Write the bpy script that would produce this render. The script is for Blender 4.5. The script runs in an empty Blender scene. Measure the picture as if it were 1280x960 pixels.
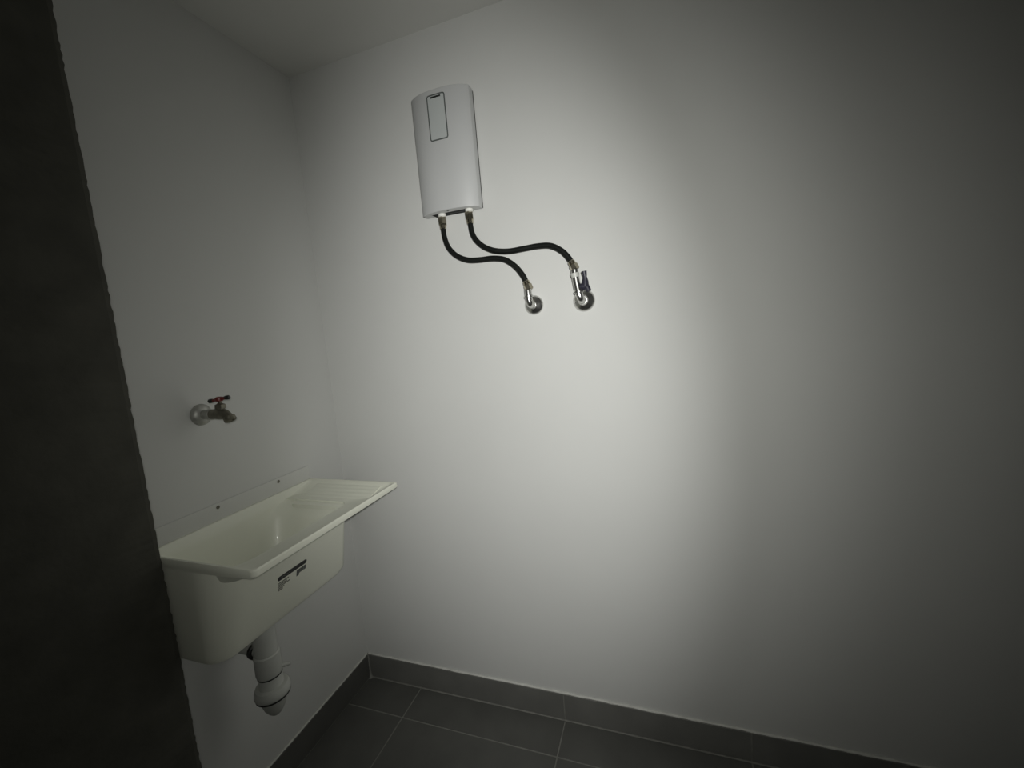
import bpy, bmesh, math, random
from mathutils import Vector, Matrix
random.seed(4)
D = bpy.data
SC = bpy.context.scene
COL = SC.collection

# ------------------------------------------------------------------ camera
F_PX, YAW, PITCH, ROLL = 523.643, 0.336282, 0.11954, -0.084554
CAM = Vector((1.2031, -1.3069, 1.3865))
fw = Vector((-math.sin(YAW) * math.cos(PITCH), math.cos(YAW) * math.cos(PITCH), -math.sin(PITCH)))
r0 = Vector((math.cos(YAW), math.sin(YAW), 0))
u0 = r0.cross(fw)
rt = math.cos(ROLL) * r0 + math.sin(ROLL) * u0
up = -math.sin(ROLL) * r0 + math.cos(ROLL) * u0
cd = D.cameras.new('camera')
cd.sensor_width = 36.0
cd.lens = F_PX / 1280 * 36.0
cd.clip_start = 0.02
cam = D.objects.new('camera', cd)
COL.objects.link(cam)
cam.matrix_world = Matrix(((rt.x, up.x, -fw.x, CAM.x), (rt.y, up.y, -fw.y, CAM.y),
                           (rt.z, up.z, -fw.z, CAM.z), (0, 0, 0, 1)))
SC.camera = cam

# ------------------------------------------------------------------ world, torch light, exposure
w = D.worlds.new('world')
SC.world = w
w.use_nodes = True
w.node_tree.nodes['Background'].inputs[0].default_value = (0.5, 0.5, 0.45, 1)
w.node_tree.nodes['Background'].inputs[1].default_value = 0.02


def torch(name, loc, target, half, oval, roll, watts, radius, color):
    """hand torch lobe; oval stretches the beam along its own vertical axis"""
    l = D.lights.new(name, 'SPOT')
    l.energy = watts
    l.spot_size = 2 * half
    l.spot_blend = 1.0
    l.shadow_soft_size = radius
    l.color = color
    o = D.objects.new(name, l)
    COL.objects.link(o)
    q = (Vector(target) - Vector(loc)).to_track_quat('-Z', 'Y')
    o.matrix_world = (Matrix.Translation(loc) @ q.to_matrix().to_4x4() @ Matrix.Rotation(roll, 4, 'Z')
                      @ Matrix.Diagonal((1.0, oval, 1.0, 1.0)))
    return o


TORCH = (1.263, -1.360, 1.438)
torch('torch_beam', TORCH, (0.718, 0, 1.204), 0.513, 1.939, 0.045, 41.13, 0.012, (1.0, 1.0, 0.985))
torch('torch_spill', TORCH, (0.908, 0, 1.182), 1.012, 1.058, 0.045, 19.43, 0.012, (1.0, 1.0, 0.94))
torch('torch_halo', TORCH, (0.860, 0, 1.282), 0.700, 1.576, 0.045, 14.87, 0.012, (1.0, 1.0, 0.955))

SC.view_settings.view_transform = 'Standard'
SC.view_settings.look = 'None'
SC.view_settings.gamma = 1.0
SC.view_settings.use_curve_mapping = False
SC.view_settings.exposure = 0.0


# ------------------------------------------------------------------ materials
def mat(name, col, rough=0.5, metal=0.0, noise=0.0, nscale=20.0, bump=0.0, bscale=200.0, coat=0.0, spec=0.5):
    m = D.materials.new(name)
    m.use_nodes = True
    nt = m.node_tree
    b = nt.nodes['Principled BSDF']
    b.inputs['Base Color'].default_value = (*col, 1)
    b.inputs['Roughness'].default_value = rough
    b.inputs['Metallic'].default_value = metal
    b.inputs['Coat Weight'].default_value = coat
    b.inputs['Specular IOR Level'].default_value = spec
    tc = nt.nodes.new('ShaderNodeTexCoord')
    if noise:
        n = nt.nodes.new('ShaderNodeTexNoise')
        n.inputs['Scale'].default_value = nscale
        n.inputs['Detail'].default_value = 5
        nt.links.new(tc.outputs['Object'], n.inputs['Vector'])
        cr = nt.nodes.new('ShaderNodeValToRGB')
        cr.color_ramp.elements[0].position = 0.3
        cr.color_ramp.elements[1].position = 0.7
        cr.color_ramp.elements[0].color = (*[c * (1 - noise) for c in col], 1)
        cr.color_ramp.elements[1].color = (*[min(1, c * (1 + noise)) for c in col], 1)
        nt.links.new(n.outputs['Fac'], cr.inputs[0])
        nt.links.new(cr.outputs[0], b.inputs['Base Color'])
    if bump:
        n2 = nt.nodes.new('ShaderNodeTexNoise')
        n2.inputs['Scale'].default_value = bscale
        n2.inputs['Detail'].default_value = 4
        nt.links.new(tc.outputs['Object'], n2.inputs['Vector'])
        bp = nt.nodes.new('ShaderNodeBump')
        bp.inputs['Strength'].default_value = bump
        bp.inputs['Distance'].default_value = 0.002
        nt.links.new(n2.outputs['Fac'], bp.inputs['Height'])
        nt.links.new(bp.outputs[0], b.inputs['Normal'])
    return m


M = dict(
    wall=mat('white_painted_plaster', (0.60, 0.604, 0.583), 0.75, noise=0.015, nscale=3, bump=0.10, bscale=60),
    ceil=mat('ceiling_paint', (0.62, 0.62, 0.59), 0.85, noise=0.02, nscale=3, bump=0.1, bscale=60),
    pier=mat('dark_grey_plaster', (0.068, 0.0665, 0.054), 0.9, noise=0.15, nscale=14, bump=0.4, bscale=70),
    tile=mat('charcoal_porcelain_tile', (0.098, 0.098, 0.090), 0.62, noise=0.10, nscale=9, bump=0.05, bscale=120),
    skirt=mat('charcoal_tile_lit', (0.150, 0.150, 0.138), 0.6, noise=0.10, nscale=9, bump=0.05, bscale=120),  # tile colour brightened to paint in light on the back baseboard
    grout=mat('grey_cement_grout', (0.21, 0.21, 0.19), 0.9, noise=0.15, nscale=60),
    caulk=mat('pale_caulk', (0.62, 0.62, 0.58), 0.8, noise=0.1, nscale=40),
    sink=mat('cream_fibreglass', (0.76, 0.772, 0.665), 0.40, noise=0.02, nscale=6, coat=0.2),
    flange=mat('off_white_flange', (0.60, 0.604, 0.575), 0.6, noise=0.015, nscale=4),
    plastic=mat('white_plastic', (0.50, 0.507, 0.502), 0.42, noise=0.008, nscale=8),
    panel=mat('pale_display_plastic', (0.455, 0.48, 0.47), 0.35, noise=0.008, nscale=8),
    pipe=mat('white_pvc', (0.50, 0.51, 0.475), 0.45, noise=0.03, nscale=20),
    dark=mat('dark_plastic', (0.02, 0.021, 0.02), 0.5, noise=0.1, nscale=30),
    greyline=mat('dark_grey_print', (0.09, 0.10, 0.095), 0.5, noise=0.05, nscale=30),
    print_=mat('faded_grey_print', (0.16, 0.165, 0.14), 0.6, noise=0.1, nscale=90),
    white=mat('white_print', (0.75, 0.75, 0.7), 0.6, noise=0.02, nscale=90),
    rubber=mat('black_braided_rubber', (0.007, 0.008, 0.007), 0.55, noise=0.2, nscale=300, bump=0.5, bscale=500, spec=0.15),
    chrome=mat('polished_chrome', (0.60, 0.60, 0.58), 0.27, 1.0, noise=0.03, nscale=40),
    brass=mat('dull_nickel_brass', (0.50, 0.46, 0.36), 0.25, 1.0, noise=0.1, nscale=60),
    zinc=mat('dull_cast_metal', (0.20, 0.19, 0.15), 0.45, 0.7, noise=0.15, nscale=90, bump=0.2, bscale=300),
    rose=mat('satin_galvanised_metal', (0.42, 0.42, 0.39), 0.5, 0.6, noise=0.18, nscale=70),
    red=mat('dark_red_enamel', (0.20, 0.035, 0.03), 0.4, noise=0.12, nscale=60),
    blue=mat('dark_indigo_plastic', (0.022, 0.021, 0.034), 0.45, noise=0.1, nscale=60),
)


# ------------------------------------------------------------------ helpers
def link_mesh(name, bm, m, parent=None, smooth=False, bevel=0.0, seg=2, recalc=True):
    if recalc:
        bmesh.ops.recalc_face_normals(bm, faces=bm.faces)
    me = D.meshes.new(name)
    bm.to_mesh(me)
    bm.free()
    me.materials.append(m)
    if smooth:
        for p in me.polygons:
            p.use_smooth = True
    o = D.objects.new(name, me)
    COL.objects.link(o)
    if parent:
        o.parent = parent
        o.matrix_parent_inverse = parent.matrix_basis.inverted()
    if bevel:
        b = o.modifiers.new('bevel', 'BEVEL')
        b.width = bevel
        b.segments = seg
        b.limit_method = 'ANGLE'
        b.angle_limit = math.radians(35)
    if smooth:
        es = o.modifiers.new('edge_split', 'EDGE_SPLIT')
        es.split_angle = math.radians(38)
    return o


def box(bm, a, b):
    x0, y0, z0 = a
    x1, y1, z1 = b
    v = [bm.verts.new(p) for p in ((x0, y0, z0), (x1, y0, z0), (x1, y1, z0), (x0, y1, z0),
                                   (x0, y0, z1), (x1, y0, z1), (x1, y1, z1), (x0, y1, z1))]
    for f in ((0, 3, 2, 1), (4, 5, 6, 7), (0, 1, 5, 4), (1, 2, 6, 5), (2, 3, 7, 6), (3, 0, 4, 7)):
        bm.faces.new([v[i] for i in f])


def frame_of(d):
    d = d.normalized()
    a = Vector((0, 0, 1)) if abs(d.z) < 0.9 else Vector((1, 0, 0))
    u = d.cross(a).normalized()
    return u, d.cross(u).normalized()


def lathe(bm, base, axis, prof, n=32, twist=0.0):
    """prof: list of (distance along axis, radius); closed with caps."""
    axis = Vector(axis).normalized()
    base = Vector(base)
    u, v = frame_of(axis)
    rings = []
    for t, r in prof:
        c = base + axis * t
        if r < 1e-5:
            rings.append([bm.verts.new(c)])
        else:
            rings.append([bm.verts.new(c + u * r * math.cos(twist + 2 * math.pi * i / n)
                                       + v * r * math.sin(twist + 2 * math.pi * i / n)) for i in range(n)])
    for a, b in zip(rings, rings[1:]):
        for i in range(n):
            j = (i + 1) % n
            if len(a) == 1 and len(b) == 1:
                continue
            if len(a) == 1:
                bm.faces.new((a[0], b[i], b[j]))
            elif len(b) == 1:
                bm.faces.new((a[i], a[j], b[0]))
            else:
                bm.faces.new((a[i], a[j], b[j], b[i]))
    for ring in (rings[0], rings[-1]):
        if len(ring) > 2:
            bm.faces.new(ring)


def spline(pts, n=8):
    P = [Vector(p) for p in pts]
    P = [2 * P[0] - P[1]] + P + [2 * P[-1] - P[-2]]
    out = []
    for i in range(1, len(P) - 2):
        for k in range(n):
            t = k / n
            a, b, c, d = P[i - 1:i + 3]
            out.append(0.5 * ((2 * b) + (c - a) * t + (2 * a - 5 * b + 4 * c - d) * t * t
                              + (3 * b - a - 3 * c + d) * t ** 3))
    out.append(P[-2])
    return out


def tube(bm, pts, rad, n=16, closed=False):
    rings = []
    N = len(pts)
    u = None
    for i, p in enumerate(pts):
        if closed:
            d = pts[(i + 1) % N] - pts[i - 1]
        else:
            d = pts[min(i + 1, N - 1)] - pts[max(i - 1, 0)]
        d = d.normalized()
        if u is None:
            u, _ = frame_of(d)
        u = (u - d * u.dot(d)).normalized()
        v = d.cross(u)
        r = rad[i] if isinstance(rad, (list, tuple)) else rad
        rings.append([bm.verts.new(p + u * r * math.cos(2 * math.pi * k / n) + v * r * math.sin(2 * math.pi * k / n))
                      for k in range(n)])
    pairs = list(zip(rings, rings[1:]))
    if closed:
        pairs.append((rings[-1], rings[0]))
    for a, b in pairs:
        for i in range(n):
            j = (i + 1) % n
            bm.faces.new((a[i], a[j], b[j], b[i]))
    if not closed:
        bm.faces.new(rings[0])
        bm.faces.new(rings[-1])


def rrect(x0, x1, y0, y1, r, z, n=8):
    """rounded rectangle; r is one radius or four (far right, far left, near left, near right)"""
    pts = []
    R = r if isinstance(r, tuple) else (r,) * 4
    for cx, cy, a0, r in ((x1 - R[0], y1 - R[0], 0, R[0]), (x0 + R[1], y1 - R[1], 90, R[1]),
                          (x0 + R[2], y0 + R[2], 180, R[2]), (x1 - R[3], y0 + R[3], 270, R[3])):
        for k in range(n + 1):
            a = math.radians(a0 + 90 * k / n)
            pts.append(Vector((cx + r * math.cos(a), cy + r * math.sin(a), z)))
    return pts


def thing(name, label, cat, loc, group=None):
    o = D.objects.new(name, None)
    COL.objects.link(o)
    o.empty_display_size = 0.05
    o.location = loc
    o['label'] = label
    o['category'] = cat
    if group:
        o['group'] = group
    bpy.context.view_layer.update()
    return o


def struct(o):
    o['kind'] = 'structure'
    return o


# ------------------------------------------------------------------ room shell
XR, YF, ZC = 2.75, -2.9, 2.36
bm = bmesh.new(); box(bm, (-0.12, 0.0, -0.05), (XR + 0.12, 0.12, ZC + 0.1))
struct(link_mesh('wall_back', bm, M['wall']))
bm = bmesh.new(); box(bm, (-0.12, YF - 0.12, -0.05), (0.0, 0.0, ZC + 0.1))
struct(link_mesh('wall_left', bm, M['wall']))
bm = bmesh.new(); box(bm, (XR, YF - 0.12, -0.05), (XR + 0.12, 0.0, ZC + 0.1))
struct(link_mesh('wall_right', bm, M['wall']))
bm = bmesh.new(); box(bm, (0.0, YF - 0.12, -0.05), (XR, YF, ZC + 0.1))
struct(link_mesh('wall_front', bm, M['wall']))
bm = bmesh.new(); box(bm, (0.0, YF, ZC), (XR, 0.0, ZC + 0.1))
struct(link_mesh('ceiling', bm, M['ceil']))

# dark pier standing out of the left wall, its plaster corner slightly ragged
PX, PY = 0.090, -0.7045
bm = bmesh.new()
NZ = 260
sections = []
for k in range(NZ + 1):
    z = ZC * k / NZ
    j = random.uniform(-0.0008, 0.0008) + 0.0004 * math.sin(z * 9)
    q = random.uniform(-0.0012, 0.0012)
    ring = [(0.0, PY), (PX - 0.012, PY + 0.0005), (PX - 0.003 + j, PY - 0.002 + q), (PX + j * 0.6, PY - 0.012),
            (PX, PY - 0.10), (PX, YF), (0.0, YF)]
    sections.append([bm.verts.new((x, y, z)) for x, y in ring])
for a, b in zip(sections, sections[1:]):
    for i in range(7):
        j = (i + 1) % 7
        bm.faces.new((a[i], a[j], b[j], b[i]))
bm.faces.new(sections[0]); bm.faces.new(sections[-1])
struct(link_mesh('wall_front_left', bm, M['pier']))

# floor: grout bed with tiles proud of it
bm = bmesh.new(); box(bm, (0.0, YF, -0.05), (XR, 0.0, -0.0015))
floor = struct(link_mesh('floor', bm, M['grout']))
bm = bmesh.new()
TX = [0.0, 0.252, 0.843, 1.434, 2.025, 2.616, XR]
TY = [0.0, -0.143, -0.735, -1.327, -1.919, -2.511, YF]
J = 0.0022
for i in range(len(TX) - 1):
    for k in range(len(TY) - 1):
        x0, x1, y0, y1 = TX[i], TX[i + 1], TY[k + 1], TY[k]
        if x1 - x0 < 0.02:
            continue
        bm = bmesh.new()
        dz = random.uniform(-0.0003, 0.0003)
        box(bm, (x0 + J, y0 + J, -0.004), (x1 - J, y1 - J, dz))
        link_mesh('tile', bm, M['tile'], floor, bevel=0.001, seg=1)

# baseboards: grout backing, tile pieces and a pale caulk bead on top
HB = 0.103
bm = bmesh.new(); box(bm, (0.0, -0.0075, 0.0), (XR, 0.0, HB - 0.001))
bb = struct(link_mesh('baseboard_back', bm, M['grout']))
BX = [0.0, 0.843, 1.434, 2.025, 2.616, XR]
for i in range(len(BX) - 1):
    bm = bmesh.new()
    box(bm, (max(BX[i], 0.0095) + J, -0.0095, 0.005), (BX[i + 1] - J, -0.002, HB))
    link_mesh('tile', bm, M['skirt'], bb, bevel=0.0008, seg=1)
bm = bmesh.new()
pts = [Vector((0.008 + (XR - 0.016) * k / 150, -0.003 + random.uniform(-.0006, .0006), HB + random.uniform(-.0005, .001))) for k in range(151)]
tube(bm, pts, [0.0038 + random.uniform(-0.0008, 0.0008) for _ in pts], 8)
link_mesh('caulk_bead', bm, M['caulk'], bb, smooth=True)
bm = bmesh.new(); box(bm, (0.0, PY, 0.0), (0.0075, -0.0075, HB - 0.001))
bl = struct(link_mesh('baseboard_left', bm, M['grout']))
LY = [-0.0095, -0.60, PY]
for i in range(len(LY) - 1):
    bm = bmesh.new()
    box(bm, (0.002, LY[i + 1] + J, 0.004), (0.0095, LY[i] - J, HB))
    link_mesh('tile', bm, M['tile'], bl, bevel=0.0008, seg=1)
bm = bmesh.new()
pts = [Vector((0.003 + random.uniform(-.0006, .0006), -0.008 + (PY + 0.012) * k / 60, HB + random.uniform(-.0005, .001))) for k in range(61)]
tube(bm, pts, [0.0036 + random.uniform(-0.0008, 0.0008) for _ in pts], 8)
link_mesh('caulk_bead', bm, M['caulk'], bl, smooth=True)
bm = bmesh.new()
pts = [Vector((0.010 + (XR - 0.02) * k / 120, -0.0095, 0.0012)) for k in range(121)]
tube(bm, pts, [0.0030 + random.uniform(-0.0005, 0.0005) for _ in pts], 8)
link_mesh('grout_bead', bm, M['grout'], bb, smooth=True)
# grout smear filling the corner between the two baseboards
bm = bmesh.new()
lathe(bm, (0.010, -0.010, 0.0), (0, 0, 1), [(0, 0.012), (0.006, 0.008), (0.03, 0.004), (0.07, 0.0035), (HB - 0.004, 0.003)], 10)
link_mesh('grout_fillet', bm, M['grout'], bb, smooth=True)

# ------------------------------------------------------------------ utility sink
SX1, SY0, SY1, ZR = 0.374, -0.703, -0.163, 0.930
sink = thing('utility_sink', 'cream fibreglass laundry sink with overhanging rim mounted on the left wall', 'sink', (0.0, -0.43, 0.665))


def loft(bm, loops, cap0=True, cap1=True):
    R = [[bm.verts.new(p) for p in L] for L in loops]
    n = len(R[0])
    for a, b in zip(R, R[1:]):
        for i in range(n):
            j = (i + 1) % n
            bm.faces.new((a[i], a[j], b[j], b[i]))
    if cap0:
        bm.faces.new(R[0])
    if cap1:
        bm.faces.new(R[-1])


ZB = 0.662
loops = [
    rrect(0.030, 0.186, -0.680, -0.290, (0.04, 0.04, 0.03, 0.040), ZB),
    rrect(0.012, 0.206, -0.698, -0.272, (0.04, 0.04, 0.025, 0.046), ZB + 0.006),
    rrect(0.006, 0.214, -0.702, -0.266, (0.03, 0.03, 0.02, 0.052), ZB + 0.022),
    rrect(0.004, 0.272, -0.7025, -0.288, (0.03, 0.03, 0.02, 0.095), 0.905),
    rrect(0.002, SX1 - 0.006, SY0 + 0.0005, SY1 - 0.008, 0.012, 0.911),
    rrect(0.001, SX1 - 0.001, SY0 + 0.0003, SY1 - 0.002, 0.012, 0.914),
    rrect(0.001, SX1, SY0, SY1, 0.012, 0.918),
    rrect(0.001, SX1 - 0.001, SY0 + 0.0005, SY1 - 0.001, 0.012, 0.927),
    rrect(0.003, SX1 - 0.004, SY0 + 0.003, SY1 - 0.005, 0.012, ZR),
    rrect(0.012, SX1 - 0.010, SY0 + 0.008, SY1 - 0.012, 0.014, ZR),
    rrect(0.016, SX1 - 0.018, SY0 + 0.012, SY1 - 0.020, 0.016, ZR - 0.006),
    rrect(0.018, 0.310, SY0 + 0.018, -0.300, 0.050, 0.893),
    rrect(0.022, 0.258, SY0 + 0.026, -0.325, 0.065, 0.86),
    rrect(0.032, 0.198, SY0 + 0.036, -0.370, 0.070, ZB + 0.030),
    rrect(0.050, 0.170, SY0 + 0.055, -0.400, 0.050, ZB + 0.018),
]
bm = bmesh.new()
loft(bm, loops)
link_mesh('basin', bm, M['sink'], sink, smooth=True)
# back flange against the wall, with two fixing screws
bm = bmesh.new(); box(bm, (0.0006, SY0 + 0.004, 0.905), (0.0045, SY1 - 0.004, 0.978))
fl = link_mesh('back_flange', bm, M['flange'], sink, smooth=True, bevel=0.003, seg=3)
for y in (-0.298, -0.503):
    bm = bmesh.new()
    lathe(bm, (0.0042, y, 0.966), (1, 0, 0), [(0, 0.0052), (0.0016, 0.0048), (0.003, 0.003), (0.003, 0)], 16)
    link_mesh('screw', bm, M['zinc'], fl, smooth=True)
# washboard ridges on the far shelf
bm = bmesh.new()
nr = 6
prof = []
for k in range(nr * 8 + 1):
    t = k / (nr * 8)
    y = -0.190 - t * 0.118
    z = 0.9225 - 0.026 * t + 0.0007 * (0.5 - 0.5 * math.cos(2 * math.pi * t * nr))
    prof.append((y, z))
top = []
for y, z in prof:
    top.append([bm.verts.new((0.06, y, z)), bm.verts.new((0.325, y, z)), bm.verts.new((0.325, y, z - 0.012)), bm.verts.new((0.06, y, z - 0.012))])
for a, b in zip(top, top[1:]):
    for i in range(4):
        j = (i + 1) % 4
        bm.faces.new((a[i], a[j], b[j], b[i]))
bm.faces.new(top[0]); bm.faces.new(top[-1])
link_mesh('washboard', bm, M['sink'], sink, smooth=True)
# drain strainer
bm = bmesh.new()
lathe(bm, (0.115, -0.52, ZB + 0.018), (0, 0, 1), [(0, 0.036), (0.003, 0.034), (0.003, 0.024), (0.0012, 0.02), (0.0012, 0)], 32)
link_mesh('drain_strainer', bm, M['chrome'], sink, smooth=True)


# maker's sticker on the sloping front face
def face_pt(y, z, out=0.0):
    za, zb = ZB + 0.022, 0.905
    x = 0.214 + (z - za) / (zb - za) * (0.272 - 0.214)
    nx, nz = (zb - za), -(0.272 - 0.214)
    ln = math.hypot(nx, nz)
    return Vector((x + nx / ln * out, y, z + nz / ln * out))


def sticker(bm, y0, y1, z0, z1, out=0.0006, rad=0.0):
    if rad:
        L = [(p.x, p.y) for p in rrect(y0, y1, z0, z1, rad, 0, 4)]
    else:
        L = [(y0, z0), (y1, z0), (y1, z1), (y0, z1)]
    a = [bm.verts.new(face_pt(y, z, 0.0001)) for y, z in L]
    b = [bm.verts.new(face_pt(y, z, out)) for y, z in L]
    bm.faces.new(b)
    n = len(L)
    for i in range(n):
        bm.faces.new((a[i], a[(i + 1) % n], b[(i + 1) % n], b[i]))
    bm.faces.new(a)


LY0, LY1, LZ = -0.547, -0.450, 0.7995
bm = bmesh.new(); sticker(bm, LY0, LY1, LZ - 0.0062, LZ + 0.0062, 0.0006, 0.0060)
st = link_mesh('sticker_bar', bm, M['dark'], sink)
st['label'] = 'black pill-shaped bar of the sticker on the front face'
bm = bmesh.new()
y = LY0 + 0.010
for k in range(6):          # illegible row of tiny pale strokes
    sticker(bm, y, y + 0.0012, LZ - 0.0020, LZ + 0.0024, 0.0009)
    if k % 2:
        sticker(bm, y, y + 0.0034, LZ + 0.0012, LZ + 0.0024, 0.0009)
    else:
        sticker(bm, y, y + 0.0034, LZ - 0.0020, LZ - 0.0009, 0.0009)
    y += 0.0052
link_mesh('sticker_lettering', bm, M['print_'], st)
bm = bmesh.new()
for k, (a, b) in enumerate(((0.002, 0.036), (0.002, 0.030), (0.002, 0.040), (0.003, 0.022), (0.002, 0.018))):
    sticker(bm, LY0 + a, LY0 + b, LZ - 0.0150 - k * 0.0052, LZ - 0.0118 - k * 0.0052)
link_mesh('sticker_text_lines', bm, M['print_'], sink)
bm = bmesh.new()
y = LY1 - 0.034
while y < LY1 - 0.002:
    wd = random.choice((0.0010, 0.0018, 0.0026))
    sticker(bm, y, y + wd, LZ - 0.0290 + (0.006 if y > LY1 - 0.026 else 0), LZ - 0.0105)
    y += wd + random.choice((0.0006, 0.001))
link_mesh('sticker_barcode', bm, M['greyline'], sink)

# ------------------------------------------------------------------ drain trap under the sink
TXc, TYc = 0.122, -0.52
trap = thing('drain_trap', 'white plastic bottle trap hanging under the laundry sink', 'pipe', (TXc, TYc, 0.35))
bm = bmesh.new(); lathe(bm, (TXc, TYc, ZB - 0.0005), (0, 0, -1), [(0, 0.038), (0.006, 0.038), (0.008, 0.031), (0.115, 0.030)], 32)
link_mesh('tailpiece', bm, M['pipe'], trap, smooth=True)
bm = bmesh.new(); lathe(bm, (TXc, TYc, 0.549), (0, 0, -1), [(0, 0.031), (0.003, 0.0335), (0.058, 0.0345), (0.064, 0.033), (0.064, 0.028)], 32)
nut = link_mesh('slip_nut', bm, M['pipe'], trap, smooth=True)
for ang in (0.75,):
    bm = bmesh.new()
    c, sn = math.cos(ang), math.sin(ang)
    tube(bm, [Vector((TXc + c * r, TYc + sn * r, z)) for r, z in ((0.031, 0.494), (0.044, 0.493), (0.055, 0.492))], [0.007, 0.0065, 0.005], 10)
    link_mesh('wing', bm, M['pipe'], nut, smooth=True)
bm = bmesh.new(); lathe(bm, (TXc, TYc, 0.4865), (0, 0, -1), [(0, 0.0325), (0.006, 0.0325)], 32)
link_mesh('dark_ring', bm, M['dark'], trap, smooth=True)  # dark ring stands in for the shadow gap beneath the slip nut
bm = bmesh.new(); lathe(bm, (TXc, TYc, 0.4805), (0, 0, -1), [(0, 0.028), (0.004, 0.0295), (0.034, 0.033), (0.040, 0.036)], 32)
link_mesh('trap_neck', bm, M['pipe'], trap, smooth=True)
bm = bmesh.new(); lathe(bm, (TXc, TYc, 0.451), (0, 0, -1), [(0, 0.034), (0.003, 0.042), (0.012, 0.046), (0.024, 0.0475), (0.028, 0.046), (0.028, 0.035)], 32)
link_mesh('bottle_nut', bm, M['pipe'], trap, smooth=True)
bm = bmesh.new(); lathe(bm, (TXc, TYc, 0.4240), (0, 0, -1), [(0, 0.0455), (0.007, 0.0450)], 32)
link_mesh('dark_ring', bm, M['dark'], trap, smooth=True)  # dark ring along the underside of the bottle nut
bm = bmesh.new(); lathe(bm, (TXc, TYc, 0.4175), (0, 0, -1), [(0, 0.038), (0.014, 0.034), (0.036, 0.028), (0.052, 0.019), (0.060, 0.012), (0.062, 0)], 32)
link_mesh('bottle', bm, M['pipe'], trap, smooth=True)
bm = bmesh.new(); lathe(bm, (TXc - 0.02, TYc, 0.545), (-1, 0, 0), [(0, 0.015), (TXc - 0.0215, 0.015)], 24)
link_mesh('outlet_pipe', bm, M['pipe'], trap, smooth=True)
bm = bmesh.new(); lathe(bm, (0.086, TYc, 0.545), (-1, 0.15, 0), [(0, 0.021), (0.002, 0.0235), (0.011, 0.0235), (0.013, 0.021)], 24)
link_mesh('dark_ring', bm, M['dark'], trap, smooth=True)  # dark gasket ring around the outlet pipe

# ------------------------------------------------------------------ garden tap on the left wall
YT, ZT = -0.502, 1.2355
tap = thing('wall_tap', 'small dull metal bib tap with a dark red handle above the sink', 'tap', (0, YT, ZT))
bm = bmesh.new(); lathe(bm, (0.0004, YT, ZT), (1, 0, 0), [(0, 0.030), (0.003, 0.0295), (0.009, 0.024), (0.013, 0.018), (0.014, 0.011)], 36)
link_mesh('rosette', bm, M['rose'], tap, smooth=True)
bm = bmesh.new()
lathe(bm, (0.010, YT, ZT), (1, 0, 0), [(0, 0.0125), (0.020, 0.0125), (0.021, 0.0150), (0.034, 0.0150), (0.035, 0.0128)], 24)
link_mesh('inlet_pipe', bm, M['rose'], tap, smooth=True)
bm = bmesh.new()
pp = spline([(0.042, YT, ZT), (0.060, YT, ZT + 0.001), (0.080, YT, ZT + 0.001), (0.094, YT, ZT - 0.002), (0.104, YT, ZT - 0.009), (0.109, YT, ZT - 0.015)], 5)
tube(bm, pp, [0.0135 + 0.002 * math.exp(-((p.x - 0.075) / 0.015) ** 2) - 0.0015 * max(0, (p.x - 0.09) / 0.02) for p in pp], 20)
tb = link_mesh('spout', bm, M['zinc'], tap, smooth=True)
d = Vector((0.45, 0, -0.89)).normalized()
bm = bmesh.new(); lathe(bm, Vector((0.105, YT, ZT - 0.006)), d, [(0, 0.0125), (0.002, 0.0150), (0.012, 0.0152), (0.014, 0.0125), (0.0125, 0.009), (0.006, 0.009)], 24)
link_mesh('spout_rim', bm, M['zinc'], tb, smooth=True)
bm = bmesh.new()
lathe(bm, (0.080, YT, ZT + 0.008), (0, 0, 1), [(0, 0.0105), (0.008, 0.0105), (0.009, 0.0145), (0.019, 0.0135), (0.021, 0.008), (0.024, 0.0045), (0.040, 0.0045)], 6)
link_mesh('bonnet', bm, M['zinc'], tap)
bm = bmesh.new()
lathe(bm, (0.080, YT, ZT + 0.036), (0, 0, 1), [(0, 0.008), (0.002, 0.0095), (0.010, 0.009), (0.012, 0.006), (0.012, 0)], 20)
hp = [Vector((0.080 + 0.0225 * t, YT + 0.006 * t, ZT + 0.0415 + 0.003 * t)) for t in (-0.85, -0.5, -0.2, 0, 0.2, 0.5, 0.85)]
tube(bm, hp, [0.0044, 0.0042, 0.006, 0.0075, 0.006, 0.0042, 0.0044], 12)
hd = link_mesh('handle', bm, M['red'], tap, smooth=True)
hd['label'] = 'dark red bar handle'
for s in (-1, 1):
    bm = bmesh.new()
    p0 = Vector((0.080 + 0.0165 * s, YT + 0.005 * s, ZT + 0.0415 + 0.0025 * s))
    p1 = Vector((0.080 + 0.0275 * s, YT + 0.007 * s, ZT + 0.0415 + 0.0034 * s))
    lathe(bm, p0, p1 - p0, [(0, 0.0045), (0.002, 0.0056), (0.011, 0.0058), (0.0135, 0.004), (0.0137, 0)], 14)
    link_mesh('handle_tip', bm, M['dark'], hd, smooth=True)

# ------------------------------------------------------------------ instant water heater
HX, HZ, HW, HH = 0.501, 1.7885, 0.200, 0.354
heater = thing('water_heater', 'slim white instant water heater hung high on the back wall', 'water heater', (HX + HW / 2, 0, HZ))
SIDE, DEEP = 0.036, 0.064


def depth(x):               # x from 0 to HW; convex front
    t = (x - HW / 2) / (HW / 2)
    return SIDE + (DEEP - SIDE) * max(0.0, 1 - abs(t) ** 2.6) ** 0.8


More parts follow.
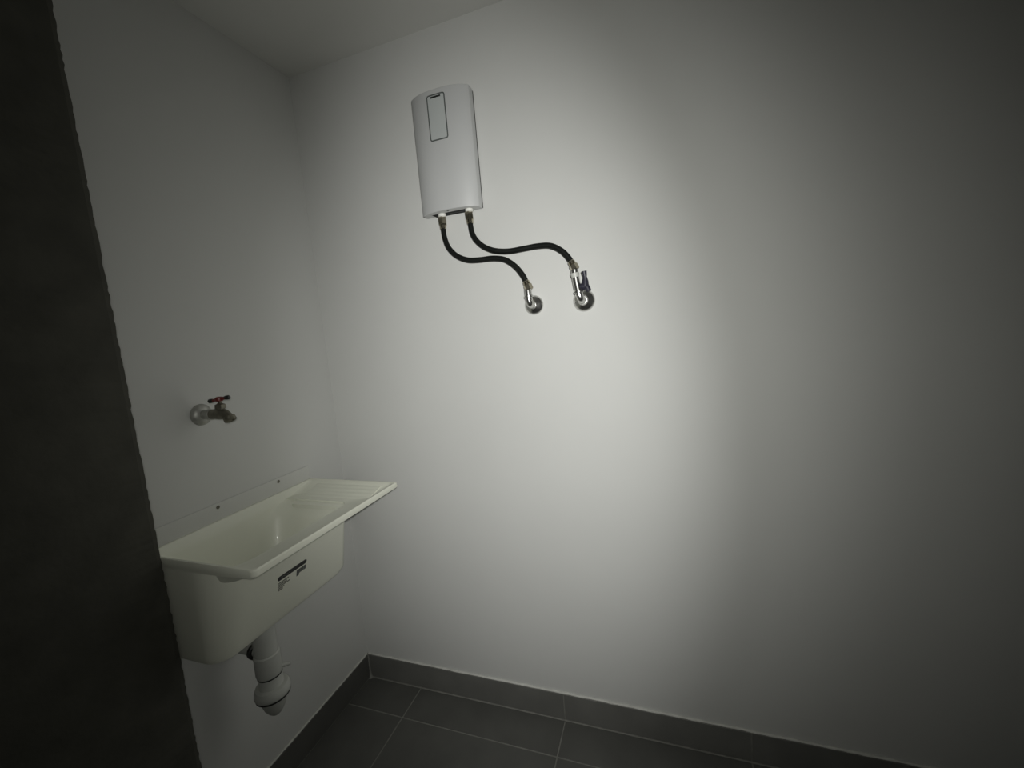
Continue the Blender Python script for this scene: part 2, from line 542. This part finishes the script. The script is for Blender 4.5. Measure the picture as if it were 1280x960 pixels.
bm = bmesh.new(); box(bm, (HX + 0.0025, -0.0115, HZ + 0.003), (HX + HW - 0.0008, -0.0004, HZ + HH - 0.003))
link_mesh('back_plate', bm, M['dark'], heater, bevel=0.001)  # dark plate edge stands in for the shadow gap behind the cover
YB = -0.0105
bm = bmesh.new()
NP = 40
arc = [(HX + HW * (0.5 - 0.5 * math.cos(math.pi * k / NP))) for k in range(NP + 1)]
RX0, RX1, RY = HX + 0.032, HX + 0.166, -0.036
outer = [(HX, YB)] + [(x, -depth(x - HX)) for x in arc] + [(HX + HW, YB)]
notch = [(RX1, YB), (RX1, RY), (RX0, RY), (RX0, YB)]
prof = outer + notch
bot = [bm.verts.new((x, y, HZ)) for x, y in prof]
topo = [bm.verts.new((x, y, HZ + HH)) for x, y in outer]
no = len(outer)
bm.faces.new(bot)
bm.faces.new(topo)
for i in range(no - 1):
    bm.faces.new((bot[i], bot[i + 1], topo[i + 1], topo[i]))
link_mesh('cover', bm, M['plastic'], heater, smooth=True, bevel=0.0025, seg=3)
bm = bmesh.new()
zt = HZ + 0.035
a = [bm.verts.new((x, y, HZ + 0.0004)) for x, y in ((RX0, -0.0005), (RX0, RY), (RX1, RY), (RX1, -0.0005))]
b = [bm.verts.new((x, y, zt)) for x, y in ((RX0, -0.0005), (RX0, RY), (RX1, RY), (RX1, -0.0005))]
bm.faces.new(b)
for i in range(4):
    j = (i + 1) % 4
    bm.faces.new((a[i], a[j], b[j], b[i]))
link_mesh('connection_recess', bm, M['dark'], heater)


def onface(x, z, out):
    e = 1e-4
    g = (depth(x + e) - depth(x - e)) / (2 * e)
    n = Vector((-g, -1, 0)).normalized()
    return Vector((HX + x, -depth(x), z)) + n * out


# display panel following the curved front, with its dark outline
px0, px1, pz0, pz1 = 0.0700, 0.1285, 1.9965, 2.1255
bm = bmesh.new()
rows = []
for i in range(13):
    x = px0 + (px1 - px0) * i / 12
    rows.append([bm.verts.new(onface(x, pz0, 0.0008)), bm.verts.new(onface(x, pz1, 0.0008)),
                 bm.verts.new(onface(x, pz1, -0.001)), bm.verts.new(onface(x, pz0, -0.001))])
for a, b in zip(rows, rows[1:]):
    for i in range(4):
        j = (i + 1) % 4
        bm.faces.new((a[i], a[j], b[j], b[i]))
bm.faces.new(rows[0]); bm.faces.new(rows[-1])
pan = link_mesh('display_panel', bm, M['panel'], heater)
pan['label'] = 'tall rounded display panel with a thin dark outline'
L = rrect(px0, px1, pz0, pz1, 0.006, 0, 5)
dense = []
for i, p in enumerate(L):
    q = L[(i + 1) % len(L)]
    dense.append(p)
    if (q - p).length > 0.02:
        for k in range(1, 10):
            dense.append(p.lerp(q, k / 10))
bm = bmesh.new()
tube(bm, [onface(p.x, p.y, 0.0006) for p in dense], 0.0020, 8, closed=True)
link_mesh('panel_outline', bm, M['greyline'], pan, smooth=True)
bm = bmesh.new()
for k in range(11):         # illegible dark mark at the head of the panel
    xa = 0.0825 + k * 0.0031
    q = [bm.verts.new(onface(x, z, o)) for o in (0.0006, 0.0016) for x, z in
         ((xa, 2.1165), (xa + 0.0027, 2.1165), (xa + 0.0027, 2.1215), (xa, 2.1215))]
    for f in ((0, 1, 2, 3), (4, 5, 6, 7), (0, 1, 5, 4), (1, 2, 6, 5), (2, 3, 7, 6), (3, 0, 4, 7)):
        bm.faces.new([q[i] for i in f])
link_mesh('panel_mark', bm, M['dark'], pan)
for i, x in enumerate((0.0765, 0.1735)):
    bm = bmesh.new()
    xx = (0.567, 0.663)[i]
    lathe(bm, (xx, -0.030, HZ + 0.030), (0, 0, -1), [(0, 0.0105), (0.030, 0.0105), (0.031, 0.0125), (0.039, 0.0125), (0.040, 0.009), (0.0405, 0.009)], 20)
    link_mesh('inlet_stub', bm, M['white'], heater, smooth=True)
# small thermostat dot on the underside, beside the recess
bm = bmesh.new(); lathe(bm, (HX + 0.10, -0.055, HZ - 0.0004), (0, 0, -1), [(0, 0.004), (0.0014, 0.0036), (0.0014, 0)], 14)
link_mesh('bottom_screw', bm, M['greyline'], heater, smooth=True)


# ------------------------------------------------------------------ flexible hoses
def hose(label, pts, za):
    base = pts[-1]
    t = thing('flexible_hose', label, 'hose', base, 'flexible hoses of the heater')
    P = spline(pts, 8)
    bm = bmesh.new(); tube(bm, P, 0.0082, 14)
    link_mesh('hose_tube', bm, M['rubber'], t, smooth=True)
    d0 = (P[0] - P[2]).normalized()
    d1 = (P[-1] - P[-3]).normalized()
    bm = bmesh.new(); lathe(bm, P[0] - d0 * 0.012, d0, [(0, 0.0088), (0.002, 0.0105), (0.012, 0.0108), (0.013, 0.0090)], 20)
    link_mesh('ferrule', bm, M['brass'], t, smooth=True)
    bm = bmesh.new(); lathe(bm, P[0] + d0 * 0.001, d0, [(0, 0.0118), (0.002, 0.0136), (za - 0.002, 0.0136), (za, 0.0120)], 6, 0.3)
    link_mesh('hose_nut', bm, M['brass'], t)
    bm = bmesh.new(); lathe(bm, P[-1] - d1 * 0.010, d1, [(0, 0.0088), (0.002, 0.0105), (0.011, 0.0108), (0.012, 0.0090)], 20)
    link_mesh('ferrule', bm, M['brass'], t, smooth=True)
    bm = bmesh.new(); lathe(bm, P[-1] + d1 * 0.002, d1, [(0, 0.0115), (0.002, 0.0134), (0.016, 0.0134), (0.018, 0.0120)], 6, 0.5)
    link_mesh('hose_nut', bm, M['brass'], t)
    return t


h1 = [(0.566, -0.030, 1.752), (0.567, -0.032, 1.735), (0.570, -0.034, 1.713), (0.582, -0.038, 1.680), (0.609, -0.041, 1.650), (0.647, -0.042, 1.631),
      (0.690, -0.041, 1.626), (0.731, -0.040, 1.625), (0.770, -0.040, 1.616), (0.803, -0.042, 1.592), (0.827, -0.044, 1.560), (0.838, -0.045, 1.533)]
h2 = [(0.662, -0.030, 1.754), (0.664, -0.032, 1.735), (0.668, -0.034, 1.712), (0.681, -0.038, 1.688), (0.706, -0.040, 1.664), (0.741, -0.041, 1.647),
      (0.786, -0.040, 1.639), (0.837, -0.040, 1.640), (0.880, -0.040, 1.641), (0.919, -0.042, 1.636), (0.951, -0.044, 1.617), (0.971, -0.045, 1.594), (0.9815, -0.046, 1.574)]
hose('black hose from the left side of the heater down to the bare elbow outlet', h1, 0.026)
hose('black hose from the right side of the heater to the valve with a dark handle', h2, 0.026)

# ------------------------------------------------------------------ wall outlets
el = thing('elbow_outlet', 'chrome elbow outlet with round rosette and no handle on the back wall', 'pipe fitting', (0.843, 0, 1.470))
bm = bmesh.new(); lathe(bm, (0.843, -0.0004, 1.470), (0, -1, 0), [(0, 0.0305), (0.0015, 0.0305), (0.005, 0.0285), (0.010, 0.023), (0.0135, 0.0165), (0.016, 0.013), (0.022, 0.0118)], 40)
link_mesh('rosette', bm, M['chrome'], el, smooth=True)
bm = bmesh.new()
tube(bm, spline([(0.843, -0.018, 1.470), (0.843, -0.032, 1.470), (0.8425, -0.043, 1.474), (0.8415, -0.0465, 1.485), (0.8405, -0.0465, 1.499), (0.8395, -0.0455, 1.517)], 6), 0.0112, 18)
link_mesh('elbow', bm, M['chrome'], el, smooth=True)
bm = bmesh.new(); lathe(bm, (0.8413, -0.0465, 1.490), (-0.08, 0, 1), [(0, 0.0112), (0.0015, 0.0142), (0.007, 0.0142), (0.0085, 0.0112)], 24)
link_mesh('collar', bm, M['chrome'], el, smooth=True)

vx, vz = 1.002, 1.468
va = thing('angle_valve', 'chrome angle stop valve with a dark indigo handle on the back wall', 'valve', (vx, 0, vz))
bm = bmesh.new(); lathe(bm, (vx, -0.0004, vz), (0, -1, 0), [(0, 0.0335), (0.0015, 0.0335), (0.0055, 0.031), (0.011, 0.025), (0.015, 0.0175), (0.018, 0.014), (0.023, 0.0125)], 40)
link_mesh('rosette', bm, M['chrome'], va, smooth=True)
bm = bmesh.new()
tube(bm, spline([(vx, -0.018, vz), (vx - 0.001, -0.034, vz), (vx - 0.003, -0.045, vz + 0.005), (vx - 0.006, -0.0485, vz + 0.018), (vx - 0.010, -0.0485, vz + 0.040), (vx - 0.013, -0.048, vz + 0.062), (vx - 0.0155, -0.0475, vz + 0.088)], 6),
     0.0112, 18)
vb = link_mesh('valve_body', bm, M['chrome'], va, smooth=True)
dv = Vector((-0.15, 0, 1)).normalized()
bm = bmesh.new(); lathe(bm, (vx - 0.0062, -0.0485, vz + 0.019), dv, [(0, 0.0125), (0.0015, 0.0150), (0.007, 0.0150), (0.0085, 0.0125)], 24)
link_mesh('collar', bm, M['chrome'], vb, smooth=True)
bm = bmesh.new(); lathe(bm, (vx - 0.0135, -0.048, vz + 0.066), dv, [(0, 0.0113), (0.009, 0.0133), (0.012, 0.0133), (0.013, 0.0118)], 24)
link_mesh('washer', bm, M['pipe'], vb, smooth=True)
# handle: hub on the body's side, flared lever pointing up, short wing below
bm = bmesh.new()
hx, hz = vx + 0.014, vz + 0.038
lathe(bm, (vx - 0.002, -0.048, hz), (1, -0.15, 0), [(0, 0.009), (0.008, 0.009), (0.009, 0.0120), (0.022, 0.0115), (0.024, 0.008), (0.024, 0)], 20)
pp = [Vector((hx + 0.000, -0.052, hz)), Vector((hx + 0.001, -0.053, hz + 0.014)), Vector((hx + 0.001, -0.054, hz + 0.026)), Vector((hx, -0.054, hz + 0.032)), Vector((hx - 0.001, -0.054, hz + 0.042))]
tube(bm, pp, [0.011, 0.009, 0.0055, 0.0070, 0.0082], 14)
pp = [Vector((hx + 0.002, -0.052, hz)), Vector((hx + 0.007, -0.053, hz - 0.008)), Vector((hx + 0.010, -0.054, hz - 0.016))]
tube(bm, pp, [0.009, 0.008, 0.0075], 14)
hv = link_mesh('valve_handle', bm, M['blue'], va, smooth=True)
hv['label'] = 'dark indigo plastic lever handle'
